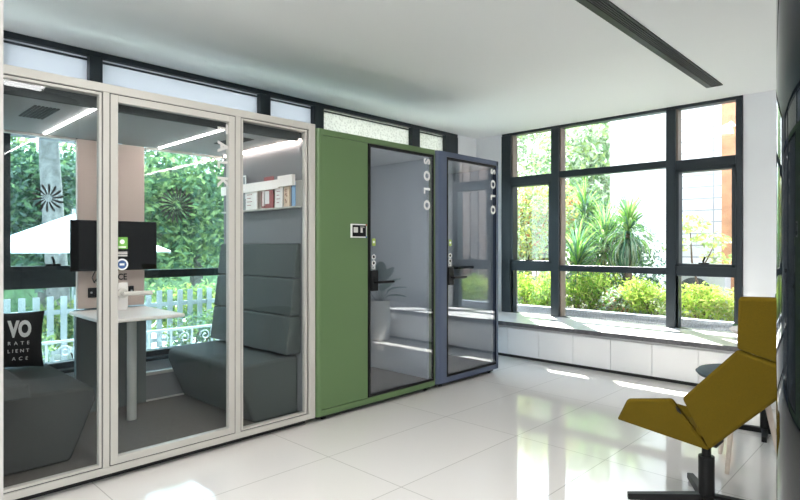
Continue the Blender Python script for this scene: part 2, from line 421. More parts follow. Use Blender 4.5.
d = empty('door', (XF, 1.5, .09)); d.parent = pod; ORG[d.name] = ORG[pod.name]; d.location = (0, 0, 0)
glazing('door_frame', 1.124, 1.888, .09, 2.16, .040, .001, d)
gasket(1.124, 1.888, .09, 2.16, d, .005)
BX(XF-.03, XF-.022, 1.16, 1.852, .125, 2.125).build('door_glass', M['glass_pod'], d)
h = MB(); h.box(XF-.022, XF-.014, 1.158, 1.222, .95, 1.105)
h.build('lock_plate', M['greyprint'], d, bevel=.003)
h = MB(); h.tube([(XF-.014, 1.19, 1.045), (XF+.045, 1.19, 1.045)], .014, 14); h.tube([(XF+.04, 1.178, 1.045), (XF+.045, 1.25, 1.045), (XF+.042, 1.335, 1.043)], .0125, 12)
h.disc((XF-.016, 1.19, 1.045), (1, 0, 0), .028, .012)
h.build('lever_handle', M['podwhite'], d, smooth=True)
xs = XF-.021
s_ = MB(); s_.box(xs, xs+.001, 1.163, 1.222, 1.296, 1.363, 0)
s_.disc((xs+.001, 1.1925, 1.337), (1, 0, 0), .013, .0004, mi=1); s_.box(xs+.001, xs+.0014, 1.172, 1.213, 1.303, 1.311, 1)
s_.build('sticker', [mat('green_sticker', (.16, .42, .07), .5), M['white']], d)['label'] = 'small green sticker with a white round mark'
s_ = MB(); s_.box(xs, xs+.001, 1.166, 1.220, 1.254, 1.262); s_.box(xs, xs+.001, 1.170, 1.220, 1.266, 1.272); s_.box(xs, xs+.001, 1.17, 1.22, 1.275, 1.280)
s_.build('sticker', M['greyprint'], d)['label'] = 'pale grey printed lines'
s_ = MB(); s_.disc((xs, 1.192, 1.208), (1, 0, 0), .033, .001, mi=0); s_.disc((xs+.001, 1.192, 1.208), (1, 0, 0), .024, .0004, mi=1); s_.box(xs+.0014, xs+.0018, 1.178, 1.204, 1.202, 1.214, 2)
s_.build('sticker', [M['white'], mat('sticker_blue', (.05, .12, .30)), M['white']], d)['label'] = 'round blue and white sticker'
put_text(MB(), 'CE', (xs, 1.170, 1.122), YP, ZP, .034, .048, .001).build('lettering', M['black'], d)['label'] = 'black CE mark'
put_text(MB(), 'TALK', (xs, 1.780, 2.105), ZN, YP, .068, .415, .004).build('lettering', M['talk'], d)['label'] = 'pale grey vertical letters TALK'
# shell of the pod
for y0, y1, n in ((.556, .60, 0), (2.50, 2.542, 1)):
    BX(-4.60, -3.40, y0, y1, .045, 2.212).build('side_panel', M['podwhite'], pod, bevel=.003)
BX(-4.55, -3.42, .60, .63, .09, 2.10).build('felt_lining', M['felt'], pod)
BX(-4.55, -3.402, 2.47, 2.50, .09, 2.10).build('felt_lining', M['felt'], pod)
BX(-4.60, -3.40, .60, 2.50, 2.15, 2.212).build('roof_panel', M['podwhite'], pod)
BX(-4.55, -3.42, .63, 2.47, 2.10, 2.149).build('ceiling_panel', M['podceil'], pod)
BX(-3.43, -3.405, .63, 2.47, 2.085, 2.149).build('header_strip', M['felt_dark'], pod)
BX(-4.60, -3.40, .60, 2.50, .046, .075).build('floor_panel', M['carpet'], pod)
BX(-4.56, -3.40, .60, 2.50, .0, .045).build('plinth', M['podgap'], pod)
BX(-4.60, -4.555, 1.31, 1.79, .85, 2.10).build('rear_panel', M['pink'], pod, bevel=.004)
BX(-4.60, -4.55, 1.30, 1.80, .076, .84).build('lower_rear_panel', M['lowpanel'], pod)
for y0, y1 in ((.60, 1.30), (1.80, 2.50)):
    BX(-4.60, -4.56, y0, y1, .076, .28).build('rear_kick_panel', M['felt'], pod)
    BX(-4.565, -4.548, y0, y1, .076, .088).build('skirting', M['greyprint'], pod)
    for z0, z1 in ((.28, .305), (2.085, 2.10)): BX(-4.60, -4.555, y0, y1, z0, z1).build('rear_glazing_bead', M['podwhite'], pod)
    BX(-4.585, -4.577, y0, y1, .305, 2.085).build('rear_glass', M['glass_pod'], pod)
for y in (1.088, 1.885):
    BX(-4.50, -3.40, y-.006, y+.006, 2.092, 2.101).build('led_strip', M['led'], pod)
for y0, y1 in ((2.448, 2.468),):
    BX(-4.50, -3.40, y0, y1, 2.085, 2.10).build('led_strip', M['ledwarm'], pod)
for y0 in (.83, 2.09):
    g = MB()
    for k in range(16):
        for j in range(7): g.box(-4.0+k*.023, -4.0+k*.023+.013, y0+j*.019, y0+j*.019+.012, 2.094, 2.101)
    g.build('air_vent', M['podgap'], pod)
def burst(yc, zc, r, n):
    g = MB()
    for k in range(n):
        a = 2*PI*k/n; ca, sa = math.cos(a), math.sin(a)
        pts = []
        for rr, ww in ((.25, .004), (.6, .30*r/n*4.0), (.88, .30*r/n*5.0), (1, .003)):
            pts.append((rr*r, ww*.75))
        poly = [(p, q) for p, q in pts]+[(p, -q) for p, q in pts[::-1]]
        bend = .18*r
        P = [(-4.576, yc+p*ca-(q+bend*(p/r)**2)*sa, zc+p*sa+(q+bend*(p/r)**2)*ca) for p, q in poly]
        g.prism(P, (.0012, 0, 0))
    return g.build('glass_decal', M['felt_dark'], pod)
burst(1.127, 1.655, .10, 14); burst(2.06, 1.655, .15, 22)

# benches inside the pod (front edge side s=+1: bench against the low-y wall)
def bench_root(name, wall, s, m, label, back):
    root = empty(name, (-4.1, wall+s*.25, .076), label, 'bench')
    def Y(d): return wall+s*d
    x0, x1 = -4.54, (-3.44 if back else -3.60)
    b = MB(); P = [(x0, Y(0), .077), (x0, Y(.37), .077), (x0, Y(.505), .40), (x0, Y(.50), .47), (x0, Y(.47), .487), (x0, Y(0), .50)]
    b.prism(P, (x1-x0, 0, 0)); b.build('seat', m, root, bevel=.022, seg=4)
    zs = [.52, .80, 1.075, 1.335] if back else [.52, .60]
    for i in range(len(zs)-1):
        z0, z1 = zs[i]+.002, zs[i+1]-.002
        t0 = .135-.10*(zs[i]-.52)/.815; t1 = .135-.10*(zs[i+1]-.52)/.815
        b = MB(); b.prism([(x0, Y(0.001), z0), (x0, Y(t0), z0), (x0, Y(t1), z1), (x0, Y(.001), z1)], (-3.405-x0, 0, 0))
        b.build('backrest_cushion', m, root, bevel=.012, seg=4)
    return root
bench_root('upholstered_bench', 2.47, -1, M['sofa'], 'grey-green upholstered bench with high channelled back in the right half of the pod', True)
bench_root('upholstered_bench', .63, 1, M['sofadark'], 'dark grey bench under the black cushion at the left of the pod', False)

# table
t = empty('table', (-4.16, 1.53, .076), 'white rectangular table on one leg standing in the middle of the pod', 'table')
BX(-4.53, -3.83, 1.245, 1.785, .815, .840).build('tabletop', M['tabletop'], t, bevel=.009, seg=3)
b = MB(); b.lathe([(.032, .077), (.032, .80)], (-4.16, 1.545, 0), 24); b.build('leg', M['tableleg'], t, smooth=True)
BX(-4.30, -4.02, 1.44, 1.65, .80, .814).build('mounting_plate', M['tableleg'], t)
# monitor
mo = empty('monitor', (-4.45, 1.527, 1.13), 'black wall screen mounted on the beige panel above the pod table', 'monitor')
BX(-4.44, -4.415, 1.226, 1.828, 1.132, 1.50).build('casing', M['black'], mo, bevel=.004)
BX(-4.415, -4.413, 1.234, 1.82, 1.142, 1.492).build('screen', M['screen'], mo)
b = MB(); b.box(-4.554, -4.44, 1.45, 1.60, 1.25, 1.38); b.build('wall_bracket', M['blackmetal'], mo)
cb = MB()
for y, dz in ((1.40, .10), (1.43, .13), (1.46, .09)):
    cb.tube([(-4.45, y, 1.14), (-4.50, y-.01, 1.14-dz*.6), (-4.53, y+.015, 1.14-dz), (-4.549, y+.03, 1.13-dz*.7)], .004, 6)
cb.build('cable', M['black'], mo)
for y0, y1, l in ((1.378, 1.475, 'small black socket plate on the beige panel left of the pod door post'), (1.665, 1.705, 'narrow black switch plate on the beige panel just above the white door lever')):
    o = empty('power_socket', (-4.554, (y0+y1)/2, .96), l, 'socket')
    BX(-4.5545, -4.545, y0, y1, .93, 1.003).build('socket_plate', M['black'], o, bevel=.003)
    b = MB(); b.disc((-4.5449, y0+.022, .967), (1, 0, 0), .008, .001); b.build('socket_insert', M['cabedge'], o)
    if y1-y0 > .06: BX(-4.5449, -4.544, y1-.03, y1-.02, .95, .985).build('socket_insert', M['cabedge'], o)
# cushion
cu = empty('cushion', (-4.45, .86, .495), 'square black cushion with white lettering standing at the left end of the pod', 'cushion')
N = 14; vs = []; fs = []
cw, ch = .45, .38
def cpt(u, v, sgn):
    bul = (1-u**4)*(1-v**4)
    e = 1-.10*(1-abs(v)**1.5)*abs(u)**3
    return (sgn*(.008+.062*max(0, bul)**.6), u*cw/2*(1-.07*(1-v*v)), v*ch/2*(1-.07*(1-u*u)))
for sgn in (1, -1):
    for i in range(N+1):
        for j in range(N+1): vs.append(cpt(2*i/N-1, 2*j/N-1, sgn))
K = (N+1)**2
for q in (0, K):
    for i in range(N):
        for j in range(N): fs.append((q+i*(N+1)+j, q+(i+1)*(N+1)+j, q+(i+1)*(N+1)+j+1, q+i*(N+1)+j+1))
for i in range(N):
    for a, b in ((i*(N+1), (i+1)*(N+1)), (i*(N+1)+N, (i+1)*(N+1)+N), (i, i+1), (N*(N+1)+i, N*(N+1)+i+1)):
        fs.append((a, b, b+K, a+K))
cm = Matrix.Translation((-4.447, .845, .69)) @ Matrix.Rotation(R(-9), 4, 'Y') @ Matrix.Rotation(R(-3), 4, 'X')
b = MB().add([cm @ Vector(p) for p in vs], fs); b.build('cushion_body', mat('black_cotton', (.012, .012, .013), .9, noise=.2, nscale=300), cu, smooth=True)
tx = MB()
def ctext(body, y, z, h, ln, off=0):
    q = MB(); put_text(q, body, (.074, y, z), YP, ZP, h, ln, off)
    for p in q.v:
        uu, vv = p[1]/(cw/2), p[2]/(ch/2)
        bx = cpt(max(-1, min(1, uu)), max(-1, min(1, vv)), 1)[0]
        tx.add([], [])
    o = len(tx.v)
    tx.v += [tuple(cm @ Vector((cpt(max(-1, min(1, p[1]/(cw/2))), max(-1, min(1, p[2]/(ch/2))), 1)[0]+.002+(p[0]-.074), p[1], p[2]))) for p in q.v]
    tx.f += [tuple(i+o for i in f_) for f_ in q.f]; tx.mi += q.mi
ctext('VO', .0, .02, .10, .135, .007)
ctext('RATE', .005, -.035, .022, .12); ctext('LIENT', .005, -.085, .022, .12); ctext('ACE', .03, -.135, .022, .09)
tx.build('lettering', M['white'], cu)['label'] = 'white printed letters VO with three small lines'
# magazine rack and magazines
rk = empty('magazine_rack', (-3.9, 2.46, 1.6), 'white magazine rack fixed high on the grey felt wall of the pod', 'magazine rack')
BX(-4.45, -3.385, 2.455, 2.469, 1.60, 1.80).build('back_plate', M['podwhite'], rk)
BX(-4.45, -3.385, 2.395, 2.455, 1.595, 1.605).build('ledge', M['podwhite'], rk)
BX(-4.45, -3.575, 2.390, 2.402, 1.745, 1.815).build('front_bar', M['tabletop'], rk, bevel=.002)
BX(-3.575, -3.385, 2.375, 2.402, 1.755, 1.835).build('front_bar', M['tabletop'], rk, bevel=.002)
mags = [(-4.30, .15, 1.86, (.72, .45, .33), 'floral magazine at the left end of the white rack', 'flor'),
        (-4.14, .13, 1.89, (.20, .22, .22), 'framed grey photo card sticking up above the white rack', 'photo'),
        (-4.00, .17, 1.80, (.80, .76, .72), 'white magazine with thin text lines left of the maroon booklet', 'lines'),
        (-3.82, .06, 1.81, (.78, .70, .66), 'narrow white booklet with a maroon corner beside the maroon one', 'corner'),
        (-3.75, .13, 1.85, (.28, .045, .045), 'maroon magazine with a white block in the middle of the rack', 'block'),
        (-3.61, .10, 1.80, (.82, .78, .74), 'white magazine right of the maroon one in the rack', 'lines'),
        (-3.505, .075, 1.79, (.62, .46, .33), 'cream magazine with a brown patterned edge near the rack end', 'dots'),
        (-3.425, .05, 1.785, (.22, .36, .55), 'narrow blue magazine at the right end of the rack', 'plain')]
for x, wd, zt, c_, l, st in mags:
    o = empty('magazine', (x, 2.43, 1.606), l, 'magazine', 'magazines in the pod rack')
    y0 = 2.410; th = .008
    x0 = x-wd/2+.003; x1 = x+wd/2-.003
    BX(x0, x1, y0, y0+th, 1.606, zt).build('cover', mat('magazine_cover', c_, .4), o)
    g = MB(); e = y0-.0008
    if st == 'lines':
        for k in range(4): g.box(x0+.02, x0+.02+wd*(.35+.1*(k % 2)), e, y0, 1.64+k*.028, 1.645+k*.028)
    elif st == 'block': g.box(x0+.015, x1-.05, e, y0, 1.64, 1.74)
    elif st == 'corner': g.box(x0, x0+.012, e, y0, 1.61, 1.74); g.box(x0, x1, e, y0, 1.61, 1.625)
    elif st == 'photo': g.box(x0, x1, e, y0, zt-.012, zt); g.box(x0, x0+.01, e, y0, 1.7, zt); g.box(x1-.01, x1, e, y0, 1.7, zt)
    elif st in ('dots', 'flor'):
        rg = random.Random(3)
        for k in range(12):
            cx, cz = x0+.008+rg.random()*(wd*(.3 if st == 'dots' else .8)), 1.625+rg.random()*.12
            g.box(cx, cx+.012, e, y0, cz, cz+.01)
    else: g.box(x0, x0+.008, e, y0, 1.606, zt)
    pc = {'lines': (.35, .12, .12), 'block': (.75, .70, .68), 'corner': (.25, .05, .05), 'photo': (.8, .8, .78), 'dots': (.25, .09, .05), 'flor': (.35, .07, .06), 'plain': (.03, .04, .07)}[st]
    g.build('cover_print', mat('cover_ink', pc, .5), o)

# ------------------------------------------------------------------ single booths
def ring(y0, y1, z0, z1, t, x0, x1, r):
    """rounded front frame: an extruded picture frame whose outer vertical edges are rounded towards the front"""
    m = MB(); n = 6
    # left and right cheeks with a rounded outer front corner
    for s, ya in ((1, y0), (-1, y1)):
        P = [(x0, ya, z0)]
        for k in range(n+1):
            a = PI/2*k/n
            P.append((x1-r+r*math.sin(a), ya+s*(r-r*math.cos(a)), z0))
        P += [(x1, ya+s*t[0 if s > 0 else 1], z0), (x0, ya+s*t[0 if s > 0 else 1], z0)]
        m.prism(P, (0, 0, z1-z0))
    return m
def booth(name, y0, y1, ztop, m, tL, tR, panel, rad, label, lettery, hy, stick, skirt=.05):
    root = empty(name, (-3.95, (y0+y1)/2, 0), label, 'office pod')
    x0 = -4.56; zb = .042
    fr = ring(y0, y1, zb, ztop, (tL, tR), x0, XF, rad)
    ya, yb = y0+tL, y1-tR
    fr.box(x0, XF, ya, yb, ztop-.045, ztop); fr.box(x0, XF, ya, yb, zb, zb+.045)
    fr.build('outer_shell', m, root, smooth=True)
    zi0, zi1 = zb+.047, ztop-.047
    yd = ya
    if panel:
        yd = ya+panel
        BX(XF-.05, XF-.004, ya+.003, yd-.004, zi0, zi1).build('front_panel', m, root, bevel=.003)
        BX(XF-.06, XF-.05, ya, yd, zi0-.002, zi1+.002).build('panel_backing', M['felt_light'], root)
    d = empty('door', (0, 0, 0)); d.parent = root; ORG[d.name] = ORG[root.name]
    y_0, y_1 = yd+.004, yb-.003
    g = MB(); bw = .022; xq0, xq1 = XF-.028, XF-.003
    g.box(xq0, xq1, y_0, y_0+bw, zi0, zi1); g.box(xq0, xq1, y_1-.008, y_1, zi0, zi1); g.box(xq0, xq1, y_0+bw, y_1-.008, zi1-bw, zi1); g.box(xq0, xq1, y_0+bw, y_1-.008, zi0, zi0+bw)
    g.build('glass_border', M['black'], d)
    BX(XF-.020, XF-.010, y_0+bw, y_1-.008, zi0+bw, zi1-bw).build('door_glass', M['glass_door'], d)
    # lever handle on a black lock case
    h = MB(); h.box(XF-.01, XF+.012, hy-.012, hy+.062, .948, 1.115)
    h.build('lock_case', M['black'], d, bevel=.004)
    h = MB(); h.tube([(XF+.01, hy+.025, 1.02), (XF+.055, hy+.025, 1.02)], .011, 12); h.tube([(XF+.052, hy+.014, 1.02), (XF+.056, hy+.09, 1.02), (XF+.054, hy+.20, 1.02)], [.011, .011, .009], 12)
    h.build('lever_handle', M['black'], d, smooth=True)
    xs = XF-.0098
    s_ = MB(); s_.box(xs, xs+.001, hy+.012, hy+.050, 1.315, 1.375, 0); s_.disc((xs+.001, hy+.03, 1.347), (1, 0, 0), .011, .0004, mi=1)
    s_.build('sticker', [mat('lime_sticker', (.36, .50, .10), .5), M['white']], d)['label'] = 'small lime green sticker'
    s_ = MB()
    for k in range(2): s_.disc((xs, hy+.03, 1.225-k*.05), (1, 0, 0), .021, .001, mi=0); s_.disc((xs+.001, hy+.03, 1.225-k*.05), (1, 0, 0), .013, .0004, mi=1)
    s_.build('sticker', [M['white'], M['black']], d)['label'] = 'two round black and white stickers'
    put_text(MB(), 'CE', (xs, hy+.008, 1.125), YP, ZP, .028, .042, .001).build('lettering', M['white'], d)['label'] = 'small CE mark'
    put_text(MB(), 'SOLO', (xs+.0, lettery, ztop-.088), ZN, YP, .076, .465, .0055).build('lettering', M['white'], d)['label'] = 'white vertical letters SOLO'
    # interior
    BX(x0+.02, x0+.05, ya+.001, yb-.001, zi0, zi1).build('rear_lining', M['felt_light'], root)
    BX(x0+.05, XF-.065, ya+.001, ya+.03, zi0, zi1).build('felt_lining', M['felt_light'], root)
    BX(x0+.05, XF-.065, yb-.03, yb-.001, zi0, zi1).build('felt_lining', M['felt_light'], root)
    BX(x0+.05, XF-.035, ya+.031, yb-.031, zi1-.03, zi1-.001).build('ceiling_panel', M['ceil'], root)
    BX(x0+.05, XF-.035, ya+.031, yb-.031, zi0+.001, zi0+.012).build('carpet', M['carpet'], root)
    yc = (ya+yb)/2
    BX(-4.15, -3.75, yc-.05, yc+.05, zi1-.036, zi1-.0301).build('ceiling_light', mat('booth_light', (1, 1, 1), .5, emit=(1, .97, .94), estr=4), root)
    BX(x0+.03, XF-.05, y0+.04, y1-.04, .012, zb).build('skirt', M['podgap'], root)
    for yy in (y0+.10, y1-.10):
        q = MB(); q.disc((XF-.06, yy-.012, .026), (0, 1, 0), .026, .024)
        q.build('caster', M['black'], root, smooth=True)
        q = MB(); q.disc((x0+.12, yy-.012, .026), (0, 1, 0), .026, .024)
        q.build('caster', M['black'], root, smooth=True)
    return root, (ya, yb)
gb, _ = booth('phone_booth', 2.556, 3.925, 2.19, M['green'], .045, .035, .475, .038, 'green single office booth with glass door standing between the white pod and the blue booth', 3.762, 3.112, 'g')
# control panel on the green front
cp = MB(); cp.box(XF-.004, XF+.010, 2.886, 3.046, 1.380, 1.488, 0); cp.box(XF+.010, XF+.0125, 2.895, 3.037, 1.389, 1.479, 1)
cp.box(XF+.0125, XF+.013, 2.905, 2.950, 1.42, 1.462, 2); cp.box(XF+.0125, XF+.013, 2.978, 3.000, 1.42, 1.458, 2); cp.box(XF+.0125, XF+.013, 2.975, 3.02, 1.462, 1.467, 2)
cp.box(XF+.010, XF+.0128, 3.034, 3.046, 1.474, 1.488, 3); cp.box(XF+.010, XF+.0128, 3.034, 3.046, 1.380, 1.392, 4)
cp.build('control_panel', [M['white'], M['screen'], M['greyprint'], mat('red_corner', (.4, .05, .03)), mat('blue_corner', (.05, .15, .4))], gb, bevel=0)['label'] = 'small black control screen in a white frame'
bb, (ba, bbb) = booth('phone_booth', 3.932, 4.93, 2.195, M['blue'], .135, .018, 0, .055, 'slate blue single office booth with glass door, nearest to the garden window', 4.795, 4.10, 'b')
BX(-4.0, -3.62, bbb-.30, bbb-.031, 1.075, 1.10).build('desk_shelf', M['black'], bb, bevel=.003)

# ------------------------------------------------------------------ mustard lounge chair
rot = R(14); hub = Vector((-.833, 3.02, 0))
Fd = Vector((-math.cos(rot), math.sin(rot), 0)); Wd = Vector((math.sin(rot), math.cos(rot), 0))
ch_ = empty('lounge_chair', hub, 'mustard yellow folded-shell swivel lounge chair on a black pedestal in the foreground', 'chair')
def cpnt(u, v, z): return hub+Fd*u+Wd*v+Vector((0, 0, z))
def slab(name, pts, th, inward, bev=.016, par=ch_):
    P = [cpnt(*p) for p in pts]; n = (P[1]-P[0]).cross(P[2]-P[0]).normalized()
    iv = Fd*inward[0]+Wd*inward[1]+Vector((0, 0, inward[2]))
    if n.dot(iv) < 0: n = -n
    b = MB(); b.prism(P, n*th); return b.build(name, M['mustard'], par, bevel=bev, seg=4)
T1 = (.399, -.158, .381); T2 = (.301, -.207, .518); T3 = (.045, -.230, .581); B_ = (-.097, -.151, .362)
A_ = (-.015, -.237, .600); D_ = (-.314, -.340, .881); KK = (-.57, -.325, .822); H1 = (-.360, -.422, 1.106); H2 = (-.62, -.425, 1.118)
slab('seat_wing', [T1, T2, T3, B_], .03, (0, 1, .2))
slab('back_wing', [(B_[0]+.004, B_[1], B_[2]+.004), A_, D_, KK], .03, (0, 1, .2))
slab('headrest_wing', [(KK[0], KK[1]-.002, KK[2]+.006), (D_[0], D_[1]-.002, D_[2]+.006), H1, H2], .03, (0, 1, .2), .014)
slab('seat_wing', [(.390, .150, .380), (.301, .190, .445), (.045, .18, .44), (.0, .10, .375)], .03, (0, -1, .2))
slab('back_wing', [(-.03, .10, .385), (-.06, .235, .560), (-.314, .330, .86), (-.45, .325, .86)], .03, (0, -1, .2))
slab('headrest_wing', [(-.45, .325, .866), (-.314, .330, .866), (-.360, .40, 1.09), (-.52, .40, 1.10)], .03, (0, -1, .2), .014)
slab('seat', [(.385, -.145, .385), (.385, .145, .385), (.0, .09, .372), (-.06, -.145, .366)], .045, (0, 0, 1))
slab('backrest', [(-.03, -.15, .385), (-.0, .10, .385), (-.45, .31, .86), (-.47, -.31, .835)], .045, (.7, 0, .7))
slab('headrest', [(-.47, -.32, .845), (-.45, .32, .866), (-.52, .39, 1.095), (-.54, -.405, 1.10)], .04, (1, 0, .2))
q = MB(); tg = [cpnt(.018, -.2235, .556), cpnt(.002, -.220, .546), cpnt(-.002, -.2125, .524), cpnt(.014, -.216, .534)]
q.prism(tg, -Wd*.006+Fd*.0); q.build('fabric_tag', M['black'], ch_)['label'] = 'small black fabric tag'
b = MB(); b.lathe([(.021, .20), (.021, .372)], hub, 20); b.build('gas_lift', M['blackmetal'], ch_, smooth=True)
b = MB(); b.lathe([(.036, .05), (.036, .285)], hub, 24); b.build('column_sleeve', M['blackmetal'], ch_, smooth=True)
b = MB(); b.box(hub.x-.13, hub.x+.06, hub.y-.06, hub.y+.06, .352, .366); b.build('seat_plate', M['blackmetal'], ch_)
e1 = Vector((-.88, -.47, 0)).normalized(); e2 = Vector((-.47, .88, 0)).normalized()
for e in (e1, e2, -e1, -e2):
    sd = Vector((-e.y, e.x, 0))
    P = [hub+e*.03+sd*.022+Vector((0, 0, .10)), hub+e*.03-sd*.022+Vector((0, 0, .10)), hub+e*.03-sd*.022+Vector((0, 0, .05)), hub+e*.03+sd*.022+Vector((0, 0, .05))]
    Q = [hub+e*.36+sd*.016+Vector((0, 0, .062)), hub+e*.36-sd*.016+Vector((0, 0, .062)), hub+e*.36-sd*.016+Vector((0, 0, .032)), hub+e*.36+sd*.016+Vector((0, 0, .032))]
    b = MB(); b.add(P+Q, [(0, 1, 2, 3), (7, 6, 5, 4), (0, 4, 5, 1), (1, 5, 6, 2), (2, 6, 7, 3), (3, 7, 4, 0)])
    lg = b.build('base_leg', M['blackmetal'], ch_, bevel=.003)
    g = MB(); g.lathe([(.014, .0), (.016, .012), (.012, .034)], hub+e*.335, 14); g.build('glide', M['chrome'], lg, smooth=True)

# round side table behind the chair
tc_ = Vector((-.86, 3.83, 0))
st = empty('side_table', tc_, 'small round blue-grey side table on pale legs half hidden by the yellow chair', 'table')
b = MB(); b.lathe([(.19, .515), (.235, .53), (.25, .548), (.235, .562), (.2, .566)], tc_, 40); b.build('tabletop', M['teal'], st, smooth=True)
for a in (20, 140, 260):
    ca, sa = math.cos(R(a)), math.sin(R(a))
    b = MB(); b.tube([tc_+Vector((.10*ca, .10*sa, .516)), tc_+Vector((.20*ca, .20*sa, 0))], [.019, .012], 12)
    b.build('leg', M['wood_pale'], st, smooth=True)
# pedestal table further back
pc_ = Vector((-.90, 4.62, 0))
pt = empty('pedestal_table', pc_, 'small white table with a black crossed foot beside the black column', 'table')
b = MB(); b.lathe([(.20, .70), (.215, .71), (.215, .722), (.205, .728)], pc_, 32); b.build('tabletop', M['tabletop'], pt, smooth=True)
b = MB(); b.lathe([(.03, .03), (.03, .70)], pc_, 16); b.build('pole', M['blackmetal'], pt, smooth=True)
for a in (10, 100, 190, 280):
    e = Vector((math.cos(R(a)), math.sin(R(a)), 0)); sd = Vector((-e.y, e.x, 0))
    b = MB(); b.prism([pc_+e*.02+sd*.02, pc_+e*.02-sd*.02, pc_+e*.24-sd*.015, pc_+e*.24+sd*.015], (0, 0, .035)); b.build('foot', M['blackmetal'], pt, bevel=.003)

# potted plant behind the column
pp = Vector((-1.0, 5.45, 0))
pl = empty('potted_plant', pp, 'broad-leaved plant in a tall white pot, seen only mirrored in the green booth door', 'plant')
b = MB(); b.lathe([(.12, 0), (.15, .03), (.165, .30), (.15, .52), (.165, .56), (.145, .56), (.14, .50)], pp, 36); b.build('pot', M['pot'], pl, smooth=True)
b = MB(); b.lathe([(.139, .48), (.139, .51)], pp, 24); b.build('soil', M['soil'], pl)
rg = random.Random(5)
for k, (a, ln, el) in enumerate([(150, .26, 40), (75, .55, 66), (95, .42, 60), (20, .6, 60), (50, .6, 74), (-30, .5, 50), (120, .34, 52), (5, .45, 70), (60, .4, 45)]):
    dv = Vector((math.cos(R(a))*math.cos(R(el)), math.sin(R(a))*math.cos(R(el)), math.sin(R(el))))
    s0 = pp+Vector((0, 0, .505)); s1 = s0+dv*ln*.55; sd = Vector((-math.sin(R(a)), math.cos(R(a)), 0))
    b = MB(); b.tube([s0, s1], .006, 6)
    n = 8; Lp = []; Rp = []; Cp = []
    for i in range(n+1):
        t = i/n; wd = .085*math.sin(PI*min(1, t*.92+.06))**.8
        c0 = s1+dv*ln*.62*t+Vector((math.cos(R(a)), math.sin(R(a)), -.6))*.16*t*t
        Lp.append(c0+sd*wd+Vector((0, 0, .015))); Rp.append(c0-sd*wd+Vector((0, 0, .015))); Cp.append(c0)
    b.add(Lp+Cp+Rp, [(i, i+1, n+1+i+1, n+1+i) for i in range(n)]+[(n+1+i, n+1+i+1, 2*n+2+i+1, 2*n+2+i) for i in range(n)])
    b.build('leaf', M['plantleaf'], pl, smooth=True)

# ------------------------------------------------------------------ outside
struct('garden_ground', BX(-14, 8, 6.69, 22, -.1, .28), M['soilbed'])
struct('side_ground', BX(-9.0, -4.96, -8, 6.68, -.5, -.12), M['paving'])
struct('lower_ground', BX(-30, -9.0, -20, 6.68, -1.4, -1.0), M['paving'])
kb = BX(-4.8, 1.0, 7.0, 7.14, .281, .465).build('garden_kerb', M['kerb'], org=(-2, 7, .28)); tag(kb, 'low grey granite kerb along the planting bed outside the window', 'kerb')

def leaves(mb, blobs, n, size, rng, nm, surf=.55):
    vol = [b[3]*b[4]*b[5] for b in blobs]; tot = sum(vol)
    for b, vl in zip(blobs, vol):
        for _ in range(int(n*vl/tot)):
            d = Vector((rng.gauss(0, 1), rng.gauss(0, 1), rng.gauss(0, 1))).normalized()
            rr = surf+(1-surf)*rng.random() if rng.random() < .75 else rng.random()**.5
            p = Vector((b[0]+d.x*b[3]*rr, b[1]+d.y*b[4]*rr, b[2]+d.z*b[5]*rr))
            nrm = (d*.5+Vector((rng.gauss(0, .6), rng.gauss(0, .6), rng.gauss(.5, .6)))).normalized()
            ax = nrm.orthogonal().normalized(); ax = Matrix.Rotation(rng.random()*6.28, 3, nrm) @ ax; bx = nrm.cross(ax)
            s = size*(.6+.8*rng.random())
            mb.add([p-ax*s, p+bx*s*.42+nrm*s*.12, p+ax*s, p-bx*s*.42+nrm*s*.12], [(0, 1, 2), (0, 2, 3)], rng.choice(nm))
def plant(name, base, blobs, n, size, mats, weights, label, cat, group, trunk=None, tm='bark_brown', seed=1):
    rng = random.Random(seed)
    root = empty(name, base, label, cat, group)
    nm = [i for i, wt in enumerate(weights) for _ in range(wt)]
    mb = MB(); leaves(mb, blobs, n, size, rng, nm); mb.build('foliage', mats, root)
    t = MB()
    if trunk:
        for path, rs in trunk: t.tube(path, rs, 10)
    else:
        for k in range(6):
            b = rng.choice(blobs)
            e = Vector((b[0]+rng.uniform(-.6, .6)*b[3], b[1]+rng.uniform(-.6, .6)*b[4], b[2]+.3*b[5]))
            s = Vector(base)+Vector((rng.uniform(-.06, .06), rng.uniform(-.06, .06), 0))
            t.tube([s, s.lerp(e, .5)+Vector((0, 0, .08)), e], [.012, .009, .004], 6)
    t.build('trunk' if trunk else 'stems', M[tm], root, smooth=True)
    return root
Z0 = .281
# low shrubs along the window
rg = random.Random(11)
sh = [(-4.75, 7.75, .50, .33, 'bright green shrub at the left end of the planting bed, under the first pane', (V2, V1, L4), (3, 2, 1)),
      (-4.15, 7.60, .46, .34, 'leafy green shrub behind the left window mullion', (V2, V1, L4), (2, 2, 1)),
      (-3.72, 7.85, .42, .40, 'green shrub left of the middle pane with yellow leaf tips', (V2, V1, L4), (2, 2, 2)),
      (-3.18, 7.65, .36, .28, 'paler flowering shrub in the centre of the middle pane', (V1, L7, L5), (3, 4, 1)),
      (-2.72, 7.60, .46, .33, 'vivid lime green shrub at the right of the middle pane', (V2, L4, V1), (4, 3, 1)),
      (-2.10, 7.55, .40, .30, 'lime shrub behind the right window mullion', (L4, V2, V1), (3, 3, 1)),
      (-1.60, 7.60, .42, .30, 'yellow-green shrub under the right pane beside the timber post', (L4, V2, L7), (4, 3, 1)),
      (-.9, 7.6, .42, .30, 'green shrub past the right edge of the window', (V2, V1, L4), (2, 2, 1))]
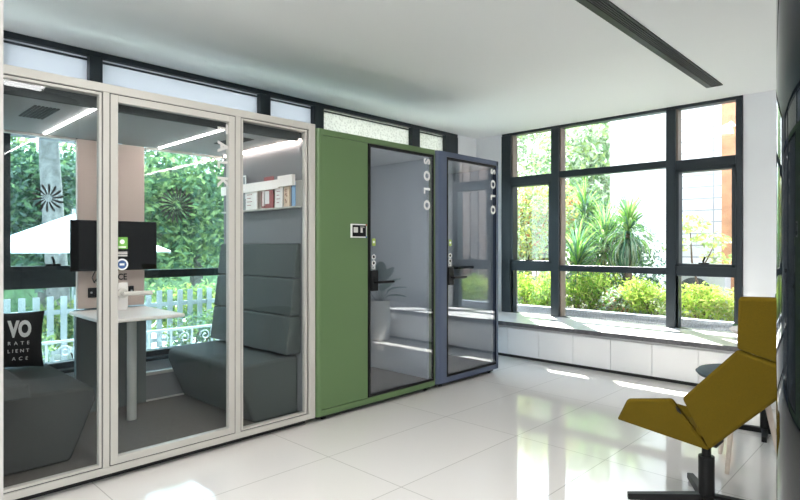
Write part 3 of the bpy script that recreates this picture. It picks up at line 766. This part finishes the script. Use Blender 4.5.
for k, (x, y, r, hh, l, ms, ws) in enumerate(sh):
    hh *= 1.15; bl = [(x, y, Z0+hh*.75, r*.85, .32, hh*.75)]+[(x+rg.uniform(-.5, .5)*r, y+rg.uniform(-.15, .15), Z0+hh*rg.uniform(.7, 1.25), r*.5, .22, hh*.5) for _ in range(5)]
    plant('garden_shrub', (x, y, Z0), bl, 2300, .026, list(ms), ws, l, 'shrub', 'low shrubs along the garden window', seed=20+k)
plant('garden_shrub', (-5.35, 9.1, Z0), [(-5.4, 9.1, 1.75, .75, .5, .75), (-5.0, 9.0, 1.2, .5, .4, .5), (-5.7, 9.2, 2.2, .5, .4, .45), (-4.85, 8.9, 2.05, .42, .35, .5)], 4500, .045, [L2, L4, L5, L7], (3, 3, 1, 2), 'tall yellow-green bush with rusty leaves behind the left pane', 'shrub', 'garden bushes', seed=51)
plant('young_tree', (-2.46, 8.4, Z0), [(-2.52, 8.4, 1.62, .26, .22, .14), (-2.25, 8.4, 1.40, .26, .2, .13), (-2.70, 8.35, 1.33, .22, .2, .12), (-2.2, 8.45, 1.15, .22, .2, .1)], 420, .042, [L4, L7, L2], (3, 2, 2), 'thin young tree with sparse pale leaves before the tiled wall', 'tree', None,
      trunk=[([(-2.46, 8.4, Z0), (-2.42, 8.4, .75), (-2.50, 8.4, 1.1), (-2.52, 8.4, 1.5)], [.02, .017, .013, .006]), ([(-2.44, 8.4, .9), (-2.3, 8.4, 1.15), (-2.22, 8.42, 1.35)], [.012, .009, .004])], seed=61)
# spiky strap-leaved plants
def spiky(name, base, heads, label, group, seed, cane=.05):
    rng = random.Random(seed); root = empty(name, base, label, 'plant', group)
    tk = MB(); mb = MB()
    for (hx, hy, hz, ln, n, droop) in heads:
        tk.tube([base, ((base[0]+hx)/2, (base[1]+hy)/2, (base[2]+hz)/2), (hx, hy, hz)], [cane, cane*.9, cane*.7], 10)
        for k in range(n):
            az = rng.random()*2*PI; q = k/n
            el = R(85-q*105*droop+rng.gauss(0, 8))
            h = Vector((math.cos(az), math.sin(az), 0)); L = ln*(.75+.4*rng.random())
            p = Vector((hx, hy, hz-q*ln*.35*droop)); sd = Vector((-h.y, h.x, 0)); wd = .013*(.8+.5*rng.random())
            prev = None; seg = 6
            mi = rng.choice([0, 0, 1, 1, 2]) if q < .45 else rng.choice([1, 1, 3, 3, 0, 4] if droop > .9 else [1, 3, 0])
            pts = []
            for i in range(seg+1):
                t = i/seg; e2 = el-t*t*R(75)*droop*(.5+q)
                if i: p = p+(h*math.cos(e2)+Vector((0, 0, math.sin(e2))))*L/seg
                w_ = wd*(1-t**1.5)+.001
                pts += [p+sd*w_, p-sd*w_]
            mb.add(pts, [(2*i, 2*i+1, 2*i+3, 2*i+2) for i in range(seg)], mi)
    mb.build('strap_leaves', [L8, L9, L2, L11, L10], root); tk.build('trunk', M['bark_brown'], root, smooth=True)
    return root
spiky('spiky_palm', (-3.46, 8.6, Z0), [(-3.46, 8.6, 1.66, .66, 380, 1.3)], 'tall spiky palm on a single trunk before the white wall', 'spiky garden plants', 3, .06)
spiky('spiky_palm', (-4.12, 8.25, Z0), [(-4.12, 8.25, 1.10, .78, 300, 1.05)], 'spiky strap-leaved clump at the left of the middle pane, lowest of the three', 'spiky garden plants', 4)
spiky('spiky_palm', (-4.1, 9.1, Z0), [(-4.05, 9.1, 1.45, .78, 280, 1.05)], 'bright spiky plant between the low clump and the tall palm', 'spiky garden plants', 5)
spiky('spiky_palm', (-4.72, 9.75, Z0), [(-4.72, 9.75, 1.95, .72, 260, .95)], 'spiky plant furthest back, rising behind the two clumps', 'spiky garden plants', 6)
plant('garden_shrub', (-3.85, 9.3, Z0), [(-3.8, 9.3, 1.0, .7, .4, .75), (-4.4, 9.6, 1.3, .5, .4, .9)], 2200, .05, [L3, L6, L1], (3, 2, 1), 'dark green bush filling the gaps behind the spiky plants', 'shrub', 'garden bushes', seed=52)
# buildings
bw = BX(-5.66, 6, 13.0, 13.5, .281, 9).build('white_building', M['render'], org=(0, 13, .28)); tag(bw, 'plain white building wall beyond the spiky palm', 'building')
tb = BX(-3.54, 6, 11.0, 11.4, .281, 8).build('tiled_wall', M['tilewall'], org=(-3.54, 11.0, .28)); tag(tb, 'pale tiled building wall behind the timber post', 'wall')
po = BX(-2.39, -2.10, 9.4, 9.6, .281, 5.5).build('timber_post', M['timber'], bevel=.01, org=(-2.2, 9.5, .28)); tag(po, 'thick orange-brown timber post outside the right pane', 'post')
ts = empty('timber_screen', (1.4, 10, Z0), 'upright weathered plank screen outside, mirrored in the blue booth door', 'screen')
for k in range(20):
    BX(-.7+k*.22, -.7+k*.22+.19, 10.0, 10.04, .281, 3.6).build('plank', M['plank_a'] if k % 3 else M['plank_b'], ts)
for z in (.9, 2.9): BX(-.7, 3.68, 10.04, 10.09, z, z+.1).build('cross_rail', M['plank_b'], ts)
wl = empty('wall_lamp', (-2.2, 9.38, 3.05), 'small white lamp bracket high on the timber post', 'lamp')
b = MB(); b.tube([(-2.22, 9.40, 3.1), (-2.22, 9.25, 3.12), (-2.26, 9.15, 3.05)], .02, 10); b.build('arm', M['white'], wl, smooth=True)
b = MB(); b.lathe([(.02, .05), (.08, .0), (.09, -.09), (.03, -.1)], (-2.26, 9.15, 3.03), 16); b.build('lamp_shade', M['white'], wl, smooth=True)
ac = empty('air_conditioner', (-2.6, 9.2, Z0), 'grey outdoor air conditioner with round fan among the shrubs', 'air conditioner')
BX(-2.95, -2.25, 9.05, 9.35, Z0, .88).build('casing', M['cabedge'], ac, bevel=.01)
b = MB(); b.disc((-2.66, 9.05, .60), (0, -1, 0), .25, .012, 32); b.build('fan_grille', mat('ac_dark', (.05, .055, .06), .6), ac)
b = MB(); b.disc((-2.66, 9.038, .60), (0, -1, 0), .05, .012, 20); b.build('fan_hub', M['white'], ac)
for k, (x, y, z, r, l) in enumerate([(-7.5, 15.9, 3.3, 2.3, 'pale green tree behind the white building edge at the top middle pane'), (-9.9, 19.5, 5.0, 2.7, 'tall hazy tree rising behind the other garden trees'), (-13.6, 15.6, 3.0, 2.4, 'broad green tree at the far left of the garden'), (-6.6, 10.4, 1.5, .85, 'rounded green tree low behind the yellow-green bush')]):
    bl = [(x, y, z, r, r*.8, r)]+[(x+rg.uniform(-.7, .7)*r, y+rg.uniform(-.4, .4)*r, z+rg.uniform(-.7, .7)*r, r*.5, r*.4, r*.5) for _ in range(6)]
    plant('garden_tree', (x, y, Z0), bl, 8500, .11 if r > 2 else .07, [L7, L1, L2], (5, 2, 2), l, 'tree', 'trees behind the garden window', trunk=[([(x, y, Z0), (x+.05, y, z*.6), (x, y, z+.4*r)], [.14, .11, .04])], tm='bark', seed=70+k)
# left side: fence, railing, hedge, umbrella, trees
pf = empty('picket_fence', (-7, 2.5, -.12), 'pale grey picket fence outside the pod, behind the scrolled iron railing', 'fence')
pk = BX(-7.02, -7.0, .0, .062, -.12, .76)
p0 = pk.build('picket', M['picket'], pf)
for k in range(1, 44):
    c_ = p0.copy(); COL.objects.link(c_); c_.parent = pf; c_.location = (0, k*.132, 0)
BX(-7.05, -7.02, -.05, 5.8, .12, .17).build('fence_rail', M['picket'], pf); BX(-7.05, -7.02, -.05, 5.8, .56, .61).build('fence_rail', M['picket'], pf)
ir = empty('iron_railing', (-6.25, 2.5, -.12), 'low scrolled iron railing outside the pod windows', 'railing')
b = MB(); b.box(-6.27, -6.24, -.2, 5.8, .36, .385); b.box(-6.27, -6.24, -.2, 5.8, -.02, 0.0); b.build('rail', M['iron'], ir)
b = MB(); b.box(-6.265, -6.245, -.2, -.18, -.12, .37); q = b.build('upright', M['iron'], ir)
for k in range(1, 25):
    c_ = q.copy(); COL.objects.link(c_); c_.parent = ir; c_.location = (0, k*.245, 0)
def spiral(cy, cz, r, dirn, turns=1.4):
    return [(-6.255, cy+dirn*r*(1-.8*t/24)*math.cos(2*PI*turns*t/24), cz+r*(1-.8*t/24)*math.sin(2*PI*turns*t/24)) for t in range(25)]
b = MB(); b.tube(spiral(-.115, .12, .075, 1), .008, 6); b.tube(spiral(-.03, .27, .065, -1), .008, 6); q = b.build('scroll', M['iron'], ir)
for k in range(1, 24):
    c_ = q.copy(); COL.objects.link(c_); c_.parent = ir; c_.location = (0, k*.245, 0)
for k, (x, y, h0, l) in enumerate([(-7.9, .9, .62, 'bright clipped hedge bush behind the fence at the left of the pod'), (-7.9, 2.3, .60, 'bright hedge bush behind the fence, behind the pod table'), (-7.9, 3.7, .72, 'bright hedge bush behind the fence at the right of the pod window'), (-7.9, 5.2, .72, 'bright hedge bush behind the fence furthest right')]):
    bl = [(x, y, h0*.55, .45, .62, h0*.55), (x, y-.3, h0*.6, .4, .35, h0*.55), (x, y+.3, h0*.55, .4, .35, h0*.6)]
    plant('hedge_bush', (x, y, -.12), bl, 2200, .045, [L2, L4, L1], (4, 2, 2), l, 'hedge', 'hedge bushes behind the fence', seed=90+k)
for k, (x, y, l) in enumerate([(-6.65, 1.15, 'small leafy plant between fence and railing left of the pod table'), (-6.65, 3.25, 'small leafy plant between fence and railing right of the pod table')]):
    plant('fence_plant', (x, y, -.12), [(x, y, .2, .22, .45, .3), (x, y+.3, .3, .2, .3, .25)], 900, .035, [L6, L1, L2], (3, 2, 2), l, 'plant', 'plants between fence and railing', seed=100+k)
um = empty('garden_umbrella', (-8.5, 2.48, -.12), 'large white garden umbrella outside the pod window', 'umbrella')
n = 8; rr = 1.22; ap = (-8.5, 2.40, 1.76); b = MB()
rim = [(-8.5+rr*math.cos(2*PI*(k+.5)/n), 2.40+rr*math.sin(2*PI*(k+.5)/n), 1.25) for k in range(n)]
b.add([ap]+rim+[(ap[0], ap[1], ap[2]-.02)]+[(p[0], p[1], p[2]-.02) for p in rim], [(0, 1+k, 1+(k+1) % n) for k in range(n)]+[(n+1, n+2+(k+1) % n, n+2+k) for k in range(n)]+[(1+k, n+2+k, n+2+(k+1) % n, 1+(k+1) % n) for k in range(n)])
b.build('canopy', M['canvas'], um)
for p in rim:
    b = MB(); b.tube([(ap[0], ap[1], ap[2]-.05), (p[0], p[1], p[2]-.035)], .012, 6); b.build('rib', M['picket'], um)
b = MB(); b.tube([(-8.5, 2.40, -.12), (-8.5, 2.40, 1.82)], .025, 12); b.build('pole', M['picket'], um, smooth=True)
tr = [(-12.2, .2, 2.0, 1.45, 'leafy tree at the far left of the pod window'), (-12.4, 3.0, 1.9, 1.4, 'dense green tree behind the umbrella'), (-12.2, 5.9, 2.1, 1.5, 'bright leafy tree filling the window behind the round decal'),
      (-16.5, 2.0, 3.4, 2.0, 'tall tree rising behind the umbrella and the nearer trees'), (-16.5, 6.2, 3.6, 2.1, 'tall tree between the bright leafy tree and the street'), (-15.5, 10.2, 3.4, 2.0, 'large tree beyond the far corner of the pods')]
for k, (x, y, z, r, l) in enumerate(tr):
    bl = [(x, y, z, r*.9, r, r*.95)]+[(x+rg.uniform(-.3, .7)*r, y+rg.uniform(-.7, .7)*r, z+rg.uniform(-.8, .8)*r, r*.45, r*.45, r*.42) for _ in range(9)]
    ms = ([L3, L6, L1], (3, 3, 2)) if k < 2 else ([L1, L2, L3], (4, 4, 2))
    plant('street_tree', (x, y, -1.0), bl, 7500, .085, ms[0], ms[1], l, 'tree', 'trees along the left side outside', trunk=[([(x, y, -1.0), (x+.1, y, z*.3), (x, y, z+.3*r)], [.17, .14, .05])], tm='bark', seed=120+k)
plant('street_tree', (-10.6, 2.78, -1.0), [(-10.6, 2.6, 5.2, 1.5, 1.6, 1.1), (-10.8, 1.8, 4.6, .8, .9, .6), (-10.4, 3.6, 4.7, .8, .9, .6)], 3500, .085, [L1, L3, L2], (3, 2, 1), 'tall tree with a pale grey trunk beside the umbrella', 'tree', 'trees along the left side outside',
      trunk=[([(-10.6, 2.82, -1.0), (-10.6, 2.76, .5), (-10.6, 2.64, 2.6), (-10.6, 2.55, 4.6), (-10.6, 2.5, 5.6)], [.22, .17, .155, .13, .05]), ([(-10.6, 2.6, 3.6), (-10.7, 2.1, 4.4)], [.07, .03])], tm='bark', seed=140)
struct('street_backdrop', BX(-24, -23.5, -15, 25, -1.0, 4.5), mat('distant_hedge', (.10, .17, .08), 1, noise=.5, nscale=3))

# ------------------------------------------------------------------ light
W = bpy.data.worlds.new('sky'); S.world = W; W.use_nodes = True
nt = W.node_tree; bg = nt.nodes['Background']
tc = nt.nodes.new('ShaderNodeTexCoord'); sp = nt.nodes.new('ShaderNodeSeparateXYZ'); nt.links.new(tc.outputs['Generated'], sp.inputs[0])
rp = nt.nodes.new('ShaderNodeValToRGB'); rp.color_ramp.elements[0].position = 0; rp.color_ramp.elements[0].color = (.96, .98, 1, 1)
rp.color_ramp.elements[1].position = .8; rp.color_ramp.elements[1].color = (.62, .78, 1, 1)
nt.links.new(sp.outputs['Z'], rp.inputs['Fac']); nt.links.new(rp.outputs['Color'], bg.inputs['Color'])
bg.inputs['Strength'].default_value = 3.0
su = bpy.data.lights.new('sun', 'SUN'); su.energy = 14; su.angle = R(.6); su.color = (1, .96, .88)
so = bpy.data.objects.new('sun', su); COL.objects.link(so)
so.rotation_euler = Vector((.92, -1, -1.58)).to_track_quat('-Z', 'Y').to_euler()
so.location = (-8, 14, 14)
def portal(name, loc, rot, sx, sy):
    l = bpy.data.lights.new(name, 'AREA'); l.shape = 'RECTANGLE'; l.size = sx; l.size_y = sy; l.energy = 1
    l.cycles.is_portal = True
    o = bpy.data.objects.new(name, l); COL.objects.link(o); o.location = loc; o.rotation_euler = rot
portal('portal_far', (-2.9, YW+.2, 1.62), (R(-90), 0, 0), 2.95, 2.5)
portal('portal_back', (1.2, -4.2, 1.47), (R(90), 0, 0), 4.4, 2.5)
portal('portal_left', (XW-.2, 2.7, 1.62), (R(90), 0, R(-90)), 6.9, 2.5)
def fill_lamp(x, y, e):  # unseen fill lamps, added to brighten the floor and room
    root = empty('added_fill_lamp', (x, y, CE), 'square white fill lamp added in the unseen near part of the room', 'lamp', 'added fill lamps')
    BX(x-.32, x+.32, y-.32, y+.32, CE-.03, CE-.001).build('fill_lamp_housing', M['white'], root)
    BX(x-.28, x+.28, y-.28, y+.28, CE-.034, CE-.0301).build('diffuser', mat('fill_lamp_diffuser', (1, 1, 1), .5, emit=(1, .97, .93), estr=e), root)
for x, y in ((-1.9, 1.5), (-.7, 1.2), (0, -.4), (-2.2, -1.6), (1.2, -2.2)): fill_lamp(x, y, 10)

# ------------------------------------------------------------------ camera
cam = bpy.data.cameras.new('camera'); co = bpy.data.objects.new('camera', cam); COL.objects.link(co)
co.location = (0, 0, 1.31); co.rotation_euler = (R(90), 0, R(44.066))
cam.sensor_width = 36; cam.lens = 561/800*36; cam.shift_y = -3.5/800; cam.clip_start = .02; cam.clip_end = 200
S.camera = co
S.view_settings.view_transform = 'Standard'; S.view_settings.look = 'None'; S.view_settings.gamma = 1; S.view_settings.exposure = 1.5
S.view_settings.use_curve_mapping = False
cy = S.cycles
cy.max_bounces = 10; cy.diffuse_bounces = 5; cy.glossy_bounces = 5; cy.transmission_bounces = 6; cy.transparent_max_bounces = 40
cy.caustics_reflective = False; cy.caustics_refractive = False; cy.sample_clamp_indirect = 6
cy.use_denoising = True
